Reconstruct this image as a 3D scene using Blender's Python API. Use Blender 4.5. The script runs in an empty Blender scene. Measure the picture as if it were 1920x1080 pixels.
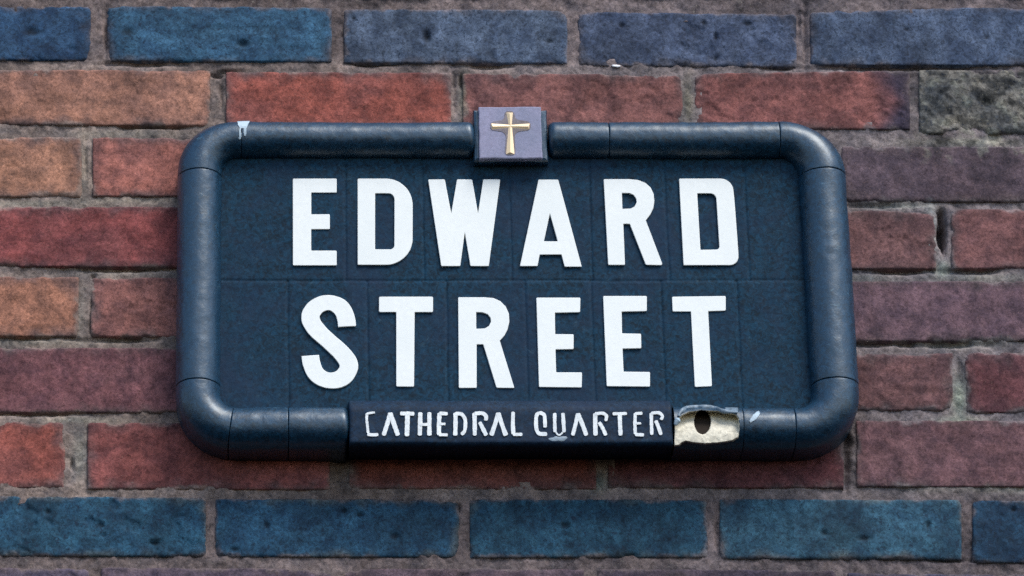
import bpy, math
import numpy as np
from mathutils import Vector

rng = np.random.default_rng(7)
scene = bpy.context.scene

# ------------------------------------------------------------------ camera
PITCH = math.radians(24.0)          # the sign hangs above eye level
DIST = 4.0
FPX = 7822.0                        # focal length in pixels of a 1920 px wide picture
PPX, PPY = 500.0, 540.0
CF = np.array([0.0, math.cos(PITCH), math.sin(PITCH)])
CU = np.array([0.0, -math.sin(PITCH), math.cos(PITCH)])
CR = np.array([1.0, 0.0, 0.0])
WALL_Z = 3.2
P0 = np.array([-0.235, 0.0, WALL_Z])
CLOC = P0 - CF * DIST
cam_data = bpy.data.cameras.new("camera")
cam = bpy.data.objects.new("camera", cam_data)
scene.collection.objects.link(cam)
scene.camera = cam
cam.location = CLOC
cam.rotation_euler = (math.pi / 2 + PITCH, 0, 0)
cam_data.sensor_width = 36.0
cam_data.lens = FPX / 1920 * 36.0
cam_data.shift_x = (960 - PPX) / 1920
cam_data.clip_end = 200.0

# ------------------------------------------------------------------ light
SUN_EL, SUN_AZ = math.radians(53), math.radians(144)   # azimuth from +Y towards +X
world = bpy.data.worlds.new("World")
scene.world = world
world.use_nodes = True
wn = world.node_tree
bgn = wn.nodes["Background"]
sky = wn.nodes.new("ShaderNodeTexSky")
sky.sky_type = 'NISHITA'
sky.sun_disc = False
sky.sun_elevation = SUN_EL
sky.sun_rotation = SUN_AZ
sky.air_density = 1.0
sky.dust_density = 1.2
sky.ozone_density = 1.0
wn.links.new(sky.outputs[0], bgn.inputs[0])
bgn.inputs[1].default_value = 0.105
sd = bpy.data.lights.new("sun", 'SUN')
sd.energy = 1.5
sd.angle = math.radians(28)
sd.color = (1.0, 0.97, 0.92)
sun = bpy.data.objects.new("sun", sd)
scene.collection.objects.link(sun)
sdir = Vector((math.sin(SUN_AZ) * math.cos(SUN_EL), math.cos(SUN_AZ) * math.cos(SUN_EL), math.sin(SUN_EL)))
sun.rotation_euler = (-sdir).to_track_quat('-Z', 'Y').to_euler()
sun.location = sdir * 5 + Vector((0, 0, 3))
vs = scene.view_settings
vs.view_transform = 'Standard'
vs.look = 'None'
vs.exposure = 1.02
vs.gamma = 1.0
vs.use_curve_mapping = False
scene.cycles.use_denoising = False
scene.cycles.max_bounces = 6

# ------------------------------------------------------------------ helpers
def unproj(px, py, depth=0.0):
    """points of the plane `depth` metres in front of the wall"""
    px = np.asarray(px, float); py = np.asarray(py, float)
    a = (px - PPX) / FPX; b = (PPY - py) / FPX
    d = CF + a[..., None] * CR + b[..., None] * CU
    t = (-depth - CLOC[1]) / d[..., 1]
    return CLOC + d * t[..., None]

def proj(p):
    v = np.asarray(p) - CLOC
    w = v @ CF
    return PPX + FPX * (v @ CR) / w, PPY - FPX * (v @ CU) / w

def lin(c):
    c = np.asarray(c, float) / 255.0
    return np.where(c <= 0.04045, c / 12.92, ((c + 0.055) / 1.055) ** 2.4)

def hsh(ix, iy, seed):
    n = (ix.astype(np.int64) * 374761393 + iy.astype(np.int64) * 668265263 + seed * 1442695041) & 0xffffffff
    n = ((n ^ (n >> 13)) * 1274126177) & 0xffffffff
    return ((n ^ (n >> 16)) & 0xffff) / 65535.0

def vnoise(x, y, seed=0):
    x0 = np.floor(x); y0 = np.floor(y)
    fx = x - x0; fy = y - y0
    fx = fx * fx * (3 - 2 * fx); fy = fy * fy * (3 - 2 * fy)
    a = hsh(x0, y0, seed); b = hsh(x0 + 1, y0, seed)
    c = hsh(x0, y0 + 1, seed); d = hsh(x0 + 1, y0 + 1, seed)
    return (a * (1 - fx) + b * fx) * (1 - fy) + (c * (1 - fx) + d * fx) * fy

def fbm(x, y, scale, oct=4, seed=0, gain=0.5):
    """about -1..1; x, y in metres, scale = size of the largest lumps in metres"""
    r = 0; amp = 1; tot = 0; f = 1.0 / scale
    for o in range(oct):
        r = r + amp * (vnoise(x * f + 17.3 * o, y * f - 9.1 * o, seed + o * 31) * 2 - 1)
        tot += amp; amp *= gain; f *= 2.03
    return r / tot * 1.6

def sstep(a, b, x):
    t = np.clip((x - a) / (b - a), 0, 1)
    return t * t * (3 - 2 * t)

def mesh_obj(name, V, F, mat, parent=None, col=None, smooth=True):
    me = bpy.data.meshes.new(name)
    V = np.asarray(V, dtype=np.float32)
    if isinstance(F, np.ndarray):
        nf, k = F.shape
        me.vertices.add(len(V)); me.vertices.foreach_set("co", V.ravel())
        me.loops.add(nf * k); me.loops.foreach_set("vertex_index", F.ravel().astype(np.int32))
        me.polygons.add(nf)
        me.polygons.foreach_set("loop_start", np.arange(0, nf * k, k, dtype=np.int32))
        me.polygons.foreach_set("loop_total", np.full(nf, k, dtype=np.int32))
    else:
        me.from_pydata([tuple(v) for v in V], [], F)
    me.update(calc_edges=True)
    me.validate()
    if smooth:
        me.polygons.foreach_set("use_smooth", np.ones(len(me.polygons), dtype=bool))
    if col is not None:
        a = me.color_attributes.new("Col", 'FLOAT_COLOR', 'POINT')
        c = np.ones((len(V), 4), dtype=np.float32); c[:, :3] = col
        a.data.foreach_set("color", c.ravel())
    me.materials.append(mat)
    o = bpy.data.objects.new(name, me)
    scene.collection.objects.link(o)
    if parent is not None:
        o.parent = parent
    return o

def place(o, par):
    o.parent = par
    o.matrix_parent_inverse = par.matrix_world.inverted()

def thing(name, label, cat, loc):
    o = bpy.data.objects.new(name, None)
    scene.collection.objects.link(o)
    o.location = loc
    o.empty_display_size = 0.05
    o['label'] = label; o['category'] = cat
    return o

def grid_faces(nx, ny, off=0, flip=False):
    i, j = np.meshgrid(np.arange(nx - 1), np.arange(ny - 1), indexing='ij')
    a = (i * ny + j).ravel() + off
    q = np.stack([a, a + ny, a + ny + 1, a + 1], 1)
    return q[:, ::-1] if flip else q

# ------------------------------------------------------------------ materials
def new_mat(name):
    m = bpy.data.materials.new(name); m.use_nodes = True
    return m, m.node_tree, m.node_tree.nodes["Principled BSDF"]

def N(nt, t, **kw):
    n = nt.nodes.new(t)
    for k, v in kw.items():
        setattr(n, k, v)
    return n

def noise_node(nt, vec, scale, detail=4, rough=0.6, dist=0.0):
    n = N(nt, "ShaderNodeTexNoise")
    n.inputs["Scale"].default_value = scale
    n.inputs["Detail"].default_value = detail
    n.inputs["Roughness"].default_value = rough
    n.inputs["Distortion"].default_value = dist
    nt.links.new(vec, n.inputs["Vector"])
    return n.outputs["Fac"]

def ramp(nt, fac, stops):
    r = N(nt, "ShaderNodeValToRGB")
    e = r.color_ramp.elements
    while len(e) < len(stops):
        e.new(0.5)
    for k, (p, c) in enumerate(stops):
        e[k].position = p
        e[k].color = (c, c, c, 1) if not hasattr(c, '__len__') else (*c, 1)
    nt.links.new(fac, r.inputs[0])
    return r.outputs[0]

def mixc(nt, mode, fac, a, b):
    m = N(nt, "ShaderNodeMix", data_type='RGBA', blend_type=mode)
    for s, v in ((m.inputs[0], fac), (m.inputs[6], a), (m.inputs[7], b)):
        if isinstance(v, (int, float)):
            s.default_value = v if s.type == 'VALUE' else (v, v, v, 1)
        elif isinstance(v, (tuple, list, np.ndarray)):
            s.default_value = (*v, 1)
        else:
            nt.links.new(v, s)
    return m.outputs[2]

def masonry(name, grain, amp, fleck, fleckcol, rough, bumps, spec=0.3, darkflecks=0.0):
    m, nt, b = new_mat(name)
    geo = N(nt, "ShaderNodeNewGeometry")
    at = N(nt, "ShaderNodeAttribute", attribute_name="Col")
    P = geo.outputs["Position"]
    c = at.outputs["Color"]
    n1 = noise_node(nt, P, grain, 5, 0.72, 0.9)
    c = mixc(nt, 'MULTIPLY', 1.0, c, ramp(nt, n1, [(0.36, 1 - amp), (0.5, 1.0), (0.66, 1 + amp)]))
    n2 = noise_node(nt, P, grain * 0.16, 4, 0.6, 0.4)
    c = mixc(nt, 'MULTIPLY', 1.0, c, ramp(nt, n2, [(0.38, (1 - amp * .8, 1 - amp * .68, 1 - amp * .5)), (0.62, (1 + amp * .6, 1 + amp * .6, 1 + amp * .6))]))
    n3 = noise_node(nt, P, grain * 1.7, 3, 0.75, 0.0)
    f = ramp(nt, n3, [(0.60, 0.0), (0.72, fleck)])
    c = mixc(nt, 'MIX', f, c, tuple(fleckcol))
    if darkflecks:
        n4 = noise_node(nt, P, grain * 1.15, 3, 0.6, 0.6)
        f = ramp(nt, n4, [(0.33, darkflecks), (0.42, 0.0)])
        c = mixc(nt, 'MIX', f, c, (0.010, 0.022, 0.045))
    nt.links.new(c, b.inputs["Base Color"])
    b.inputs["Roughness"].default_value = rough
    b.inputs["Specular IOR Level"].default_value = spec
    bp = N(nt, "ShaderNodeBump")
    bp.inputs["Strength"].default_value = bumps
    bp.inputs["Distance"].default_value = 0.0012
    n5 = noise_node(nt, P, grain * 0.8, 6, 0.75, 0.3)
    nt.links.new(n5, bp.inputs["Height"])
    nt.links.new(bp.outputs[0], b.inputs["Normal"])
    return m

M_RED = masonry("red_clay_brick", 330, 0.40, 0.45, lin((150, 122, 112)), 0.9, 0.55, 0.15)
M_BLUE = masonry("blue_engineering_brick", 260, 0.5, 0.35, lin((70, 100, 120)), 0.8, 0.6, 0.2, 0.8)
M_STONE = masonry("mossy_stone", 190, 0.55, 0.55, lin((128, 124, 106)), 0.95, 0.8, 0.1, 0.5)
M_MORTAR = masonry("lime_mortar", 240, 0.42, 0.5, lin((150, 146, 134)), 0.95, 0.8, 0.1, 0.25)

def glaze(name, base, rough, amp=0.35, mott=(0.0, 0.0, 0.0), coat=0.4, wear=0.0, spec=0.4, bump=0.6):
    m, nt, b = new_mat(name)
    geo = N(nt, "ShaderNodeNewGeometry")
    P = geo.outputs["Position"]
    n1 = noise_node(nt, P, 210, 5, 0.7, 1.0)
    c = mixc(nt, 'MULTIPLY', 1.0, tuple(base), ramp(nt, n1, [(0.38, 1 - amp), (0.5, 1.0), (0.64, 1 + amp * 1.2)]))
    n2 = noise_node(nt, P, 16, 5, 0.6, 0.5)
    c = mixc(nt, 'MIX', ramp(nt, n2, [(0.42, 0.0), (0.68, 0.75)]), c, tuple(mott))
    if wear:
        n3 = noise_node(nt, P, 90, 7, 0.8, 0.6)
        c = mixc(nt, 'MIX', ramp(nt, n3, [(0.60, 0.0), (0.74, wear)]), c, tuple(lin((108, 146, 162))))
    nt.links.new(c, b.inputs["Base Color"])
    nr = noise_node(nt, P, 120, 5, 0.7)
    rr = N(nt, "ShaderNodeMapRange")
    rr.inputs["To Min"].default_value = rough - 0.14
    rr.inputs["To Max"].default_value = rough + 0.16
    nt.links.new(nr, rr.inputs["Value"])
    nt.links.new(rr.outputs[0], b.inputs["Roughness"])
    b.inputs["Specular IOR Level"].default_value = spec
    b.inputs["Coat Weight"].default_value = coat
    b.inputs["Coat Roughness"].default_value = 0.3
    b.inputs["Coat Tint"].default_value = (0.74, 0.92, 1.0, 1)
    bp = N(nt, "ShaderNodeBump")
    bp.inputs["Strength"].default_value = bump
    bp.inputs["Distance"].default_value = 0.0008
    nt.links.new(noise_node(nt, P, 190, 5, 0.7, 0.5), bp.inputs["Height"])
    nt.links.new(bp.outputs[0], b.inputs["Normal"])
    return m

M_RAIL = glaze("navy_glazed_ceramic", lin((14, 50, 72)), 0.42, 0.5, lin((22, 54, 78)), 0.45, 0.55, 0.6)
M_PANEL = glaze("navy_panel_ceramic", lin((10, 46, 66)), 0.8, 0.55, lin((24, 44, 68)), 0.0, 0.22, 0.25)
M_STRIP = glaze("navy_strip_ceramic", lin((8, 36, 58)), 0.68, 0.5, lin((18, 36, 60)), 0.0, 0.22, 0.25)
M_LETTER = glaze("white_glaze", (0.87, 0.90, 0.88), 0.4, 0.03, (0.82, 0.86, 0.84), 0.0, bump=0.15)
M_SMALL = glaze("worn_white_glaze", (0.80, 0.84, 0.85), 0.55, 0.14, (0.66, 0.72, 0.76), 0.0)
M_LAV = glaze("lavender_grey_plaque", lin((146, 144, 170)), 0.7, 0.14, lin((126, 132, 156)), 0.0)
M_CHIP = glaze("pale_chipped_glaze", lin((150, 172, 188)), 0.6, 0.2, lin((205, 220, 226)), 0.0)
M_LIP = glaze("pale_blue_glaze_edge", lin((108, 124, 138)), 0.5, 0.3, lin((150, 164, 176)), 0.2)
M_CLAY = glaze("bare_cream_clay", lin((212, 206, 188)), 0.9, 0.22, lin((172, 164, 140)), 0.0, bump=0.8)
M_GOLD, _nt, _b = new_mat("gold_leaf")
_b.inputs["Base Color"].default_value = (*lin((240, 214, 174)), 1)
_b.inputs["Metallic"].default_value = 0.2
_b.inputs["Roughness"].default_value = 0.42
M_HOLE, _nt, _b = new_mat("dark_hole")
_b.inputs["Base Color"].default_value = (0.030, 0.024, 0.020, 1)  # near-black base colour for the inside of the shallow fixing hole
_b.inputs["Roughness"].default_value = 0.9
_b.inputs["Specular IOR Level"].default_value = 0.05
M_STAIN = glaze("worn_gilding_ground", lin((134, 129, 144)), 0.8, 0.3, lin((120, 110, 104)), 0.0)
M_SPECK, _nt, _b = new_mat("white_paint_spot")
_b.inputs["Base Color"].default_value = (0.8, 0.82, 0.84, 1)

# ------------------------------------------------------------------ brick wall
wall = thing("brick_wall", "wall of worn red brick with a band of blue bricks above and below the street sign", "wall", (0, 0, WALL_Z - 0.5))
bpy.context.view_layer.update()

T_RED, T_BLUE_A, T_BLUE_B, T_STONE = 'red', 'blueA', 'blueB', 'stone'
# x0, x1, y-top-left, y-top-right, y-bottom-left, y-bottom-right, colour, kind, end tint
BR = [
 # band of blue bricks above the sign
 (-245, 170, 10, 12, 113, 115, (38, 76, 112), T_BLUE_A), (201, 622, 11, 14, 116, 118, (44, 92, 124), T_BLUE_A),
 (645, 1064, 17, 18, 119, 120, (78, 94, 119), T_BLUE_A), (1084, 1494, 22, 26, 124, 127, (73, 87, 116), T_BLUE_A),
 (1520, 1940, 20, 12, 123, 124, (76, 93, 122), T_BLUE_A),
 # first red course
 (-30, 394, 130, 132, 235, 237, (164, 114, 93), T_RED), (424, 846, 135, 136, 240, 241, (146, 78, 66), T_RED),
 (868, 1280, 138, 139, 242, 243, (138, 88, 82), T_RED), (1303, 1706, 138, 132, 243, 244, (146, 88, 82), T_RED),
 (1724, 2150, 131, 130, 252, 252, (104, 100, 94), T_STONE),
 (-255, 153, 256, 257, 369, 370, (166, 116, 92), T_RED), (174, 590, 258, 258, 369, 370, (156, 96, 84), T_RED),
 (1150, 1555, 262, 265, 378, 379, (110, 84, 90), T_RED), (1577, 1985, 274, 276, 379, 380, (101, 84, 93), T_RED),
 (-100, 352, 387, 388, 500, 503, (134, 70, 68), T_RED), (1330, 1756, 395, 394, 505, 505, (128, 88, 86), T_RED),
 (1784, 2200, 392, 390, 505, 505, (136, 90, 88), T_RED),
 (-270, 147, 518, 519, 630, 632, (160, 108, 86), T_RED), (170, 590, 520, 522, 632, 634, (150, 98, 90), T_RED),
 (1560, 1995, 528, 526, 641, 641, (116, 88, 97), T_RED),
 (-90, 370, 652, 652, 774, 775, (120, 77, 80), T_RED), (1370, 1786, 664, 662, 771, 771, (122, 84, 84), T_RED),
 (1810, 2235, 661, 660, 775, 775, (118, 70, 74), T_RED),
 (-300, 122, 790, 790, 915, 916, (148, 80, 69), T_RED), (164, 618, 792, 794, 918, 919, (134, 76, 72), T_RED),
 (655, 1118, 794, 794, 917, 918, (118, 66, 60), T_RED), (1140, 1582, 794, 794, 915, 916, (110, 62, 66), T_RED),
 (1606, 2040, 789, 788, 914, 914, (120, 84, 88), T_RED),
 # band of blue bricks below the sign
 (-75, 386, 930, 932, 1044, 1045, (34, 77, 112), T_BLUE_B), (404, 861, 935, 936, 1045, 1046, (32, 74, 112), T_BLUE_B),
 (881, 1327, 936, 936, 1047, 1047, (33, 76, 110), T_BLUE_B), (1350, 1803, 936, 937, 1049, 1051, (46, 83, 115), T_BLUE_B),
 (1824, 2275, 938, 938, 1056, 1058, (26, 60, 96), T_BLUE_B),
 # the course cut by the lower edge
 (-270, 170, 1064, 1065, 1185, 1185, (92, 84, 104), T_RED), (190, 624, 1064, 1066, 1186, 1186, (98, 84, 98), T_RED),
 (645, 1095, 1066, 1067, 1187, 1187, (104, 86, 96), T_RED), (1118, 1570, 1066, 1070, 1188, 1188, (88, 76, 92), T_RED),
 (1590, 2040, 1074, 1078, 1190, 1192, (70, 72, 98), T_RED),
]
# courses outside the picture and behind the sign, laid to the same gauge
pal = [(150, 98, 84), (128, 76, 72), (118, 82, 86), (160, 110, 90), (136, 80, 72), (104, 84, 92)]
def fill(x0, x1, y0, y1, kind=T_RED, start=None):
    x = x0 if start is None else start
    while x < x1 - 30:
        c = pal[int(rng.integers(len(pal)))] if kind == T_RED else (54 + int(rng.integers(20)), 84 + int(rng.integers(8)), 118)
        BR.append((x, min(x + 420, x1) if x1 - x < 450 else x + 420, y0, y0, y1, y1, c, kind))
        x += 442
for (y0, y1, a, kind) in ((12, 116, -245, T_BLUE_A), (132, 238, -30, T_RED), (257, 369, -255, T_RED), (388, 502, -100, T_RED),
                          (519, 631, -270, T_RED), (652, 774, -90, T_RED), (791, 916, -300, T_RED), (931, 1045, -75, T_BLUE_B),
                          (1064, 1186, -270, T_RED)):
    fill(a - 442 * 2, a - 20, y0, y1, kind, start=a - 442 * 2)
for (y0, y1, a, kind) in ((16, 124, 1962, T_BLUE_A), (131, 252, 2172, T_RED), (275, 379, 2007, T_RED), (392, 505, 2222, T_RED),
                          (527, 641, 2017, T_RED), (661, 774, 2257, T_RED), (789, 914, 2062, T_RED), (938, 1055, 2297, T_BLUE_B),
                          (1075, 1191, 2062, T_RED)):
    fill(a, 2950, y0, y1, kind)
for k, y in enumerate((-112, -240, -368, -496)):
    fill(-1150, 2950, y, y + 108, T_RED, start=-1150 + (k % 2) * 220)
for k, y in enumerate((1206, 1346, 1486, 1626)):
    fill(-1150, 2950, y, y + 122, T_RED, start=-1150 + (k % 2) * 230)
for (a, b, y0, y1) in ((612, 1128, 262, 374), (374, 1308, 392, 503), (612, 1538, 524, 636), (392, 1348, 656, 772)):
    fill(a, b, y0, y1)

PITS = [(800, 68, 7, 10, 4), (455, 83, 10, 7, 3), (663, 34, 4, 4, 2), (1030, 77, 7, 3, 2), (1342, 68, 4, 7, 3), (1320, 42, 5, 5, 2.5),
        (1402, 44, 9, 5, 2), (1165, 47, 5, 5, 2), (1342, 108, 4, 6, 2), (290, 1018, 9, 5, 2.5), (645, 958, 7, 5, 2.5), (1182, 1045, 14, 8, 3),
        (675, 965, 7, 5, 2.5), (440, 1030, 9, 4, 2), (740, 1005, 8, 6, 2), (1545, 1000, 7, 6, 2), (1740, 985, 5, 8, 2), (1850, 190, 15, 9, 3),
        (90, 960, 6, 5, 2), (190, 985, 7, 5, 2), (500, 985, 6, 6, 2), (1060, 985, 9, 6, 2), (1620, 1010, 14, 4, 1.5), (1850, 70, 5, 4, 1.5),
        (1700, 55, 5, 4, 1.5), (240, 60, 12, 8, 1.5), (60, 60, 14, 8, 1.5), (1900, 955, 6, 5, 2)]

def mortar_col(PX, PY, X, Z):
    t = sstep(200, 1700, PX)[..., None]
    col = lin((134, 118, 110)) * (1 - t) + lin((118, 108, 108)) * t
    n = fbm(X, Z, 0.06, 5, 21)
    top = (sstep(130, 100, PY) + sstep(925, 945, PY))[..., None]
    col = col * (1 - top * .6) + lin((104, 92, 92)) * top * .6
    col = col * (1 + 0.34 * n + 0.15 * fbm(X, Z, 0.012, 4, 25))[..., None] * 0.88
    LIGHT = [(1800, 265, 90, 7, (176, 172, 152)), (1670, 384, 60, 6, (176, 176, 164)), (1768, 505, 14, 14, (172, 178, 160)), (1745, 430, 12, 60, (140, 142, 138)), (1800, 790, 40, 10, (150, 152, 136)),
             (1800, 745, 14, 40, (148, 154, 134)), (1880, 915, 150, 8, (150, 146, 132)), (150, 850, 16, 50, (126, 126, 118)), (150, 786, 80, 6, (156, 150, 134)), (250, 250, 110, 10, (132, 124, 112)), (155, 320, 12, 60, (142, 132, 118)),
             (240, 375, 120, 6, (150, 140, 126)), (150, 590, 10, 60, (134, 126, 116)), (60, 640, 200, 8, (128, 122, 110)), (1210, 128, 60, 5, (120, 110, 108)), (870, 180, 10, 50, (110, 108, 92)), (1290, 190, 12, 50, (100, 96, 78)),
             (1120, 905, 20, 18, (104, 112, 104)), (1790, 640, 100, 12, (130, 128, 118)), (1850, 520, 90, 8, (140, 138, 128)), (1620, 520, 60, 8, (122, 122, 116)), (1385, 0, 5, 5, (100, 96, 90)), (60, 380, 140, 6, (132, 124, 112)), (250, 512, 140, 7, (138, 128, 118))]
    for (ax, ay, sx, sy, c) in LIGHT:
        g = np.exp(-((PX - ax) / sx) ** 2 - ((PY - ay) / sy) ** 2)[..., None]
        g = g * (0.6 + 0.4 * np.clip(n, -1, 1))[..., None]
        col = col * (1 - g) + lin(c) * g
    return col

def crust(px, py, X, Z, col):
    w = sstep(1690, 1760, px + 22 * fbm(X, Z, 0.02, 3, 31)) * sstep(120, 140, py) * sstep(330, 262, py)
    a = fbm(X, Z, 0.011, 5, 33)
    dk = (w * sstep(0.1, 0.6, a))[..., None] * 0.7
    lt = (w * sstep(0.2, 0.7, -a))[..., None] * 0.6
    col = col * (1 - dk) + lin((34, 36, 38)) * dk
    return col * (1 - lt) + lin((134, 132, 118)) * lt

acc = {k: [[], [], [], 0] for k in (T_RED, T_BLUE_A, T_BLUE_B, T_STONE)}
def add_brick(rec, k):
    x0, x1, ytl, ytr, ybl, ybr, c, kind = rec
    x0, x1, ytl, ytr, ybl, ybr = x0 - 3, x1 + 3, ytl - 2.5, ytr - 2.5, ybl + 2, ybr + 2
    seen = x1 > -60 and x0 < 1980 and ybl > -60 and ytl < 1140
    step = 3.0 if seen else 9.0                        # in pixels of the photograph (0.5 mm each)
    w, h = x1 - x0, (ybl + ybr - ytl - ytr) / 2
    nx = max(8, int(w / step)); ny = max(8, int(h / step))
    s = np.linspace(0, 1, nx); t = np.linspace(0, 1, ny)
    S, T = np.meshgrid(s, t, indexing='ij')
    A, B, C, D = (unproj(x0, ytl), unproj(x1, ytr), unproj(x0, ybl), unproj(x1, ybr))
    Pm = (A * (1 - S)[..., None] + B * S[..., None]) * (1 - T)[..., None] + (C * (1 - S)[..., None] + D * S[..., None]) * T[..., None]
    X, Z = Pm[..., 0].copy(), Pm[..., 2].copy()
    W, H = abs(B[0] - A[0]), abs(A[2] - C[2])
    # distance to the nearest edge, made ragged
    ex = np.minimum(S, 1 - S) * W; ez = np.minimum(T, 1 - T) * H
    rag = 0.0022 * fbm(X, Z, 0.010, 4, 40 + k) + 0.0022 * fbm(X, Z, 0.05, 3, 90 + k)
    e = 0.5 * (ex + ez - np.sqrt((ex - ez) ** 2 + 2e-5)) + 0.0006
    rough = {T_RED: 1.0, T_BLUE_A: 0.75, T_BLUE_B: 0.75, T_STONE: 2.2}[kind]
    e = np.maximum(e + rag * rough, 0)
    r = 0.0050 if kind != T_STONE else 0.008
    q = np.clip(1 - e / r, 0, 1)
    out = 0.0004 + 0.0009 * (hsh(np.array(k), np.array(3), 5) - 0.3)
    y = -out + r * (1 - np.sqrt(np.maximum(0, 1 - q * q)))
    y += -0.0006 * rough * fbm(X, Z, 0.03, 4, 7 + k) - 0.00042 * rough * fbm(X, Z, 0.006, 3, 8 + k)
    px, py = proj(np.stack([X, np.zeros_like(X), Z], -1))
    grime = np.ones_like(y)
    for (ax, ay, sx, sy, d) in PITS:
        pit = np.exp(-(((px - ax) / sx) ** 2 + ((py - ay) / sy) ** 2) ** 1.5)
        y += d * 0.001 * pit
        grime = grime * (1 - 0.7 * pit)
    kinds = int(hsh(np.array(k), np.array(9), 44) * 4)
    streak = fbm(X * (1.0 if kinds != 1 else 6.0), Z * (7.0 if kinds != 1 else 1.0), 0.05, 4, 700 + k)
    if kinds in (0, 1):
        y -= 0.00035 * streak
    if kinds == 2:                                   # a few chips off the face
        ch = fbm(X, Z, 0.02, 3, 720 + k)
        y += 0.0012 * sstep(0.45, 0.6, ch)
    if kind == T_RED and kinds == 3:                 # pressing crease across the face
        y += 0.0007 * np.exp(-((Z - Z.mean() - 0.006 * np.sin(X * 40 + k)) / 0.0011) ** 2) * sstep(-0.2, 0.4, streak)
    # push the outermost rings back into the wall
    edge = (S <= 0) | (S >= 1) | (T <= 0) | (T >= 1)
    y = np.where(edge, 0.02, y)
    base = lin(c)
    col = np.ones(X.shape + (3,)) * base
    if kinds in (0, 1):
        col = col * (1 + 0.12 * streak)[..., None]
    if kind == T_RED:
        n = fbm(X, Z, 0.045, 4, 300 + k)
        col *= (1 + 0.24 * n + 0.12 * fbm(X, Z, 0.012, 3, 900 + k))[..., None]
        m = sstep(0.1, 0.9, fbm(X, Z, 0.07, 4, 350 + k))[..., None]
        col = col * (1 - 0.22 * m) + lin((104, 80, 84)) * 0.22 * m
        # mortar smear and soot along the arrises
        g = sstep(0.015, 0.0, e + 0.004 * fbm(X, Z, 0.012, 3, 12))[..., None] * (0.35 + 0.65 * sstep(-0.4, 0.6, fbm(X, Z, 0.025, 4, 380 + k)))[..., None]
        if k == 8:   # brick above the right corner has a burnt purple end
            g2 = sstep(1640, 1700, px + 0.5 * abs(py - 190) + 10 * fbm(X, Z, 0.02, 3, 5))[..., None]
            col = col * (1 - g2) + lin((72, 62, 78)) * g2
        col = col * (1 - 0.8 * g) + lin((96, 82, 82)) * 0.8 * g
    elif kind == T_STONE:
        n = fbm(X, Z, 0.02, 5, 600)
        m = sstep(0.0, 0.7, n)[..., None]
        col = col * (1 - 0.6 * m) + lin((122, 116, 104)) * 0.6 * m
        m = sstep(0.1, 0.8, -n)[..., None]
        col = col * (1 - 0.6 * m) + lin((62, 66, 70)) * 0.6 * m
    else:
        n = fbm(X, Z, 0.05, 4, 500 + k)
        n2 = fbm(X, Z, 0.016, 4, 520 + k)
        col *= (1 + 0.25 * n + 0.22 * n2)[..., None]
        g = sstep(0.011, 0.0, e + 0.004 * fbm(X, Z, 0.012, 3, 12))[..., None] * 0.75 * sstep(-0.5, 0.5, fbm(X, Z, 0.03, 3, 540 + k))[..., None]
        col = col * (1 - g) + lin((92, 88, 96)) * g
    if kind in (T_BLUE_A, T_BLUE_B):
        col = col * (1 + 0.13 * fbm(X, Z * 0.15, 0.012, 3, 760 + k))[..., None]
        grey = col.mean(-1, keepdims=True)
        col = (col * 0.84 + grey * 0.16) * np.array([0.70, 0.70, 0.68] if kind == T_BLUE_A else [0.64, 0.80, 0.67])
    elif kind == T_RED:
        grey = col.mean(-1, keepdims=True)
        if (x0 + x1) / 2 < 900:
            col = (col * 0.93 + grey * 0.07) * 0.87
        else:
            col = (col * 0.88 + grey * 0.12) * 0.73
    col = col * grime[..., None]
    # mortar smeared over the arrises
    sm = sstep(0.0042, 0.0004, e + 0.0036 * fbm(X, Z, 0.011, 4, 61) + 0.0022 * fbm(X, Z, 0.05, 3, 62))[..., None]
    col = col * (1 - sm * .7) + mortar_col(px, py, X, Z) * sm * .7
    col = crust(px, py, X, Z, col)
    V = np.stack([X, y, Z], -1).reshape(-1, 3)
    a = acc[kind]
    a[0].append(V); a[1].append(grid_faces(nx, ny, a[3])); a[2].append(np.clip(col, 0.002, 1).reshape(-1, 3)); a[3] += len(V)
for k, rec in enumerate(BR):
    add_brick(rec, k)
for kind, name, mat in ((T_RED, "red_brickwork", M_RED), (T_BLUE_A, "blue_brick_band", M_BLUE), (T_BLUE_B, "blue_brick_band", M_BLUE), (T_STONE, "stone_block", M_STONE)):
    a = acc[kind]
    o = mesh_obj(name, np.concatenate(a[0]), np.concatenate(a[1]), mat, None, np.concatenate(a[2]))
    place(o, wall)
    if kind == T_STONE: o['label'] = "mottled grey block among the red bricks"
    if kind == T_BLUE_A: o['label'] = "band of blue-grey bricks above the sign"
    if kind == T_BLUE_B: o['label'] = "band of blue bricks below the sign"

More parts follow.
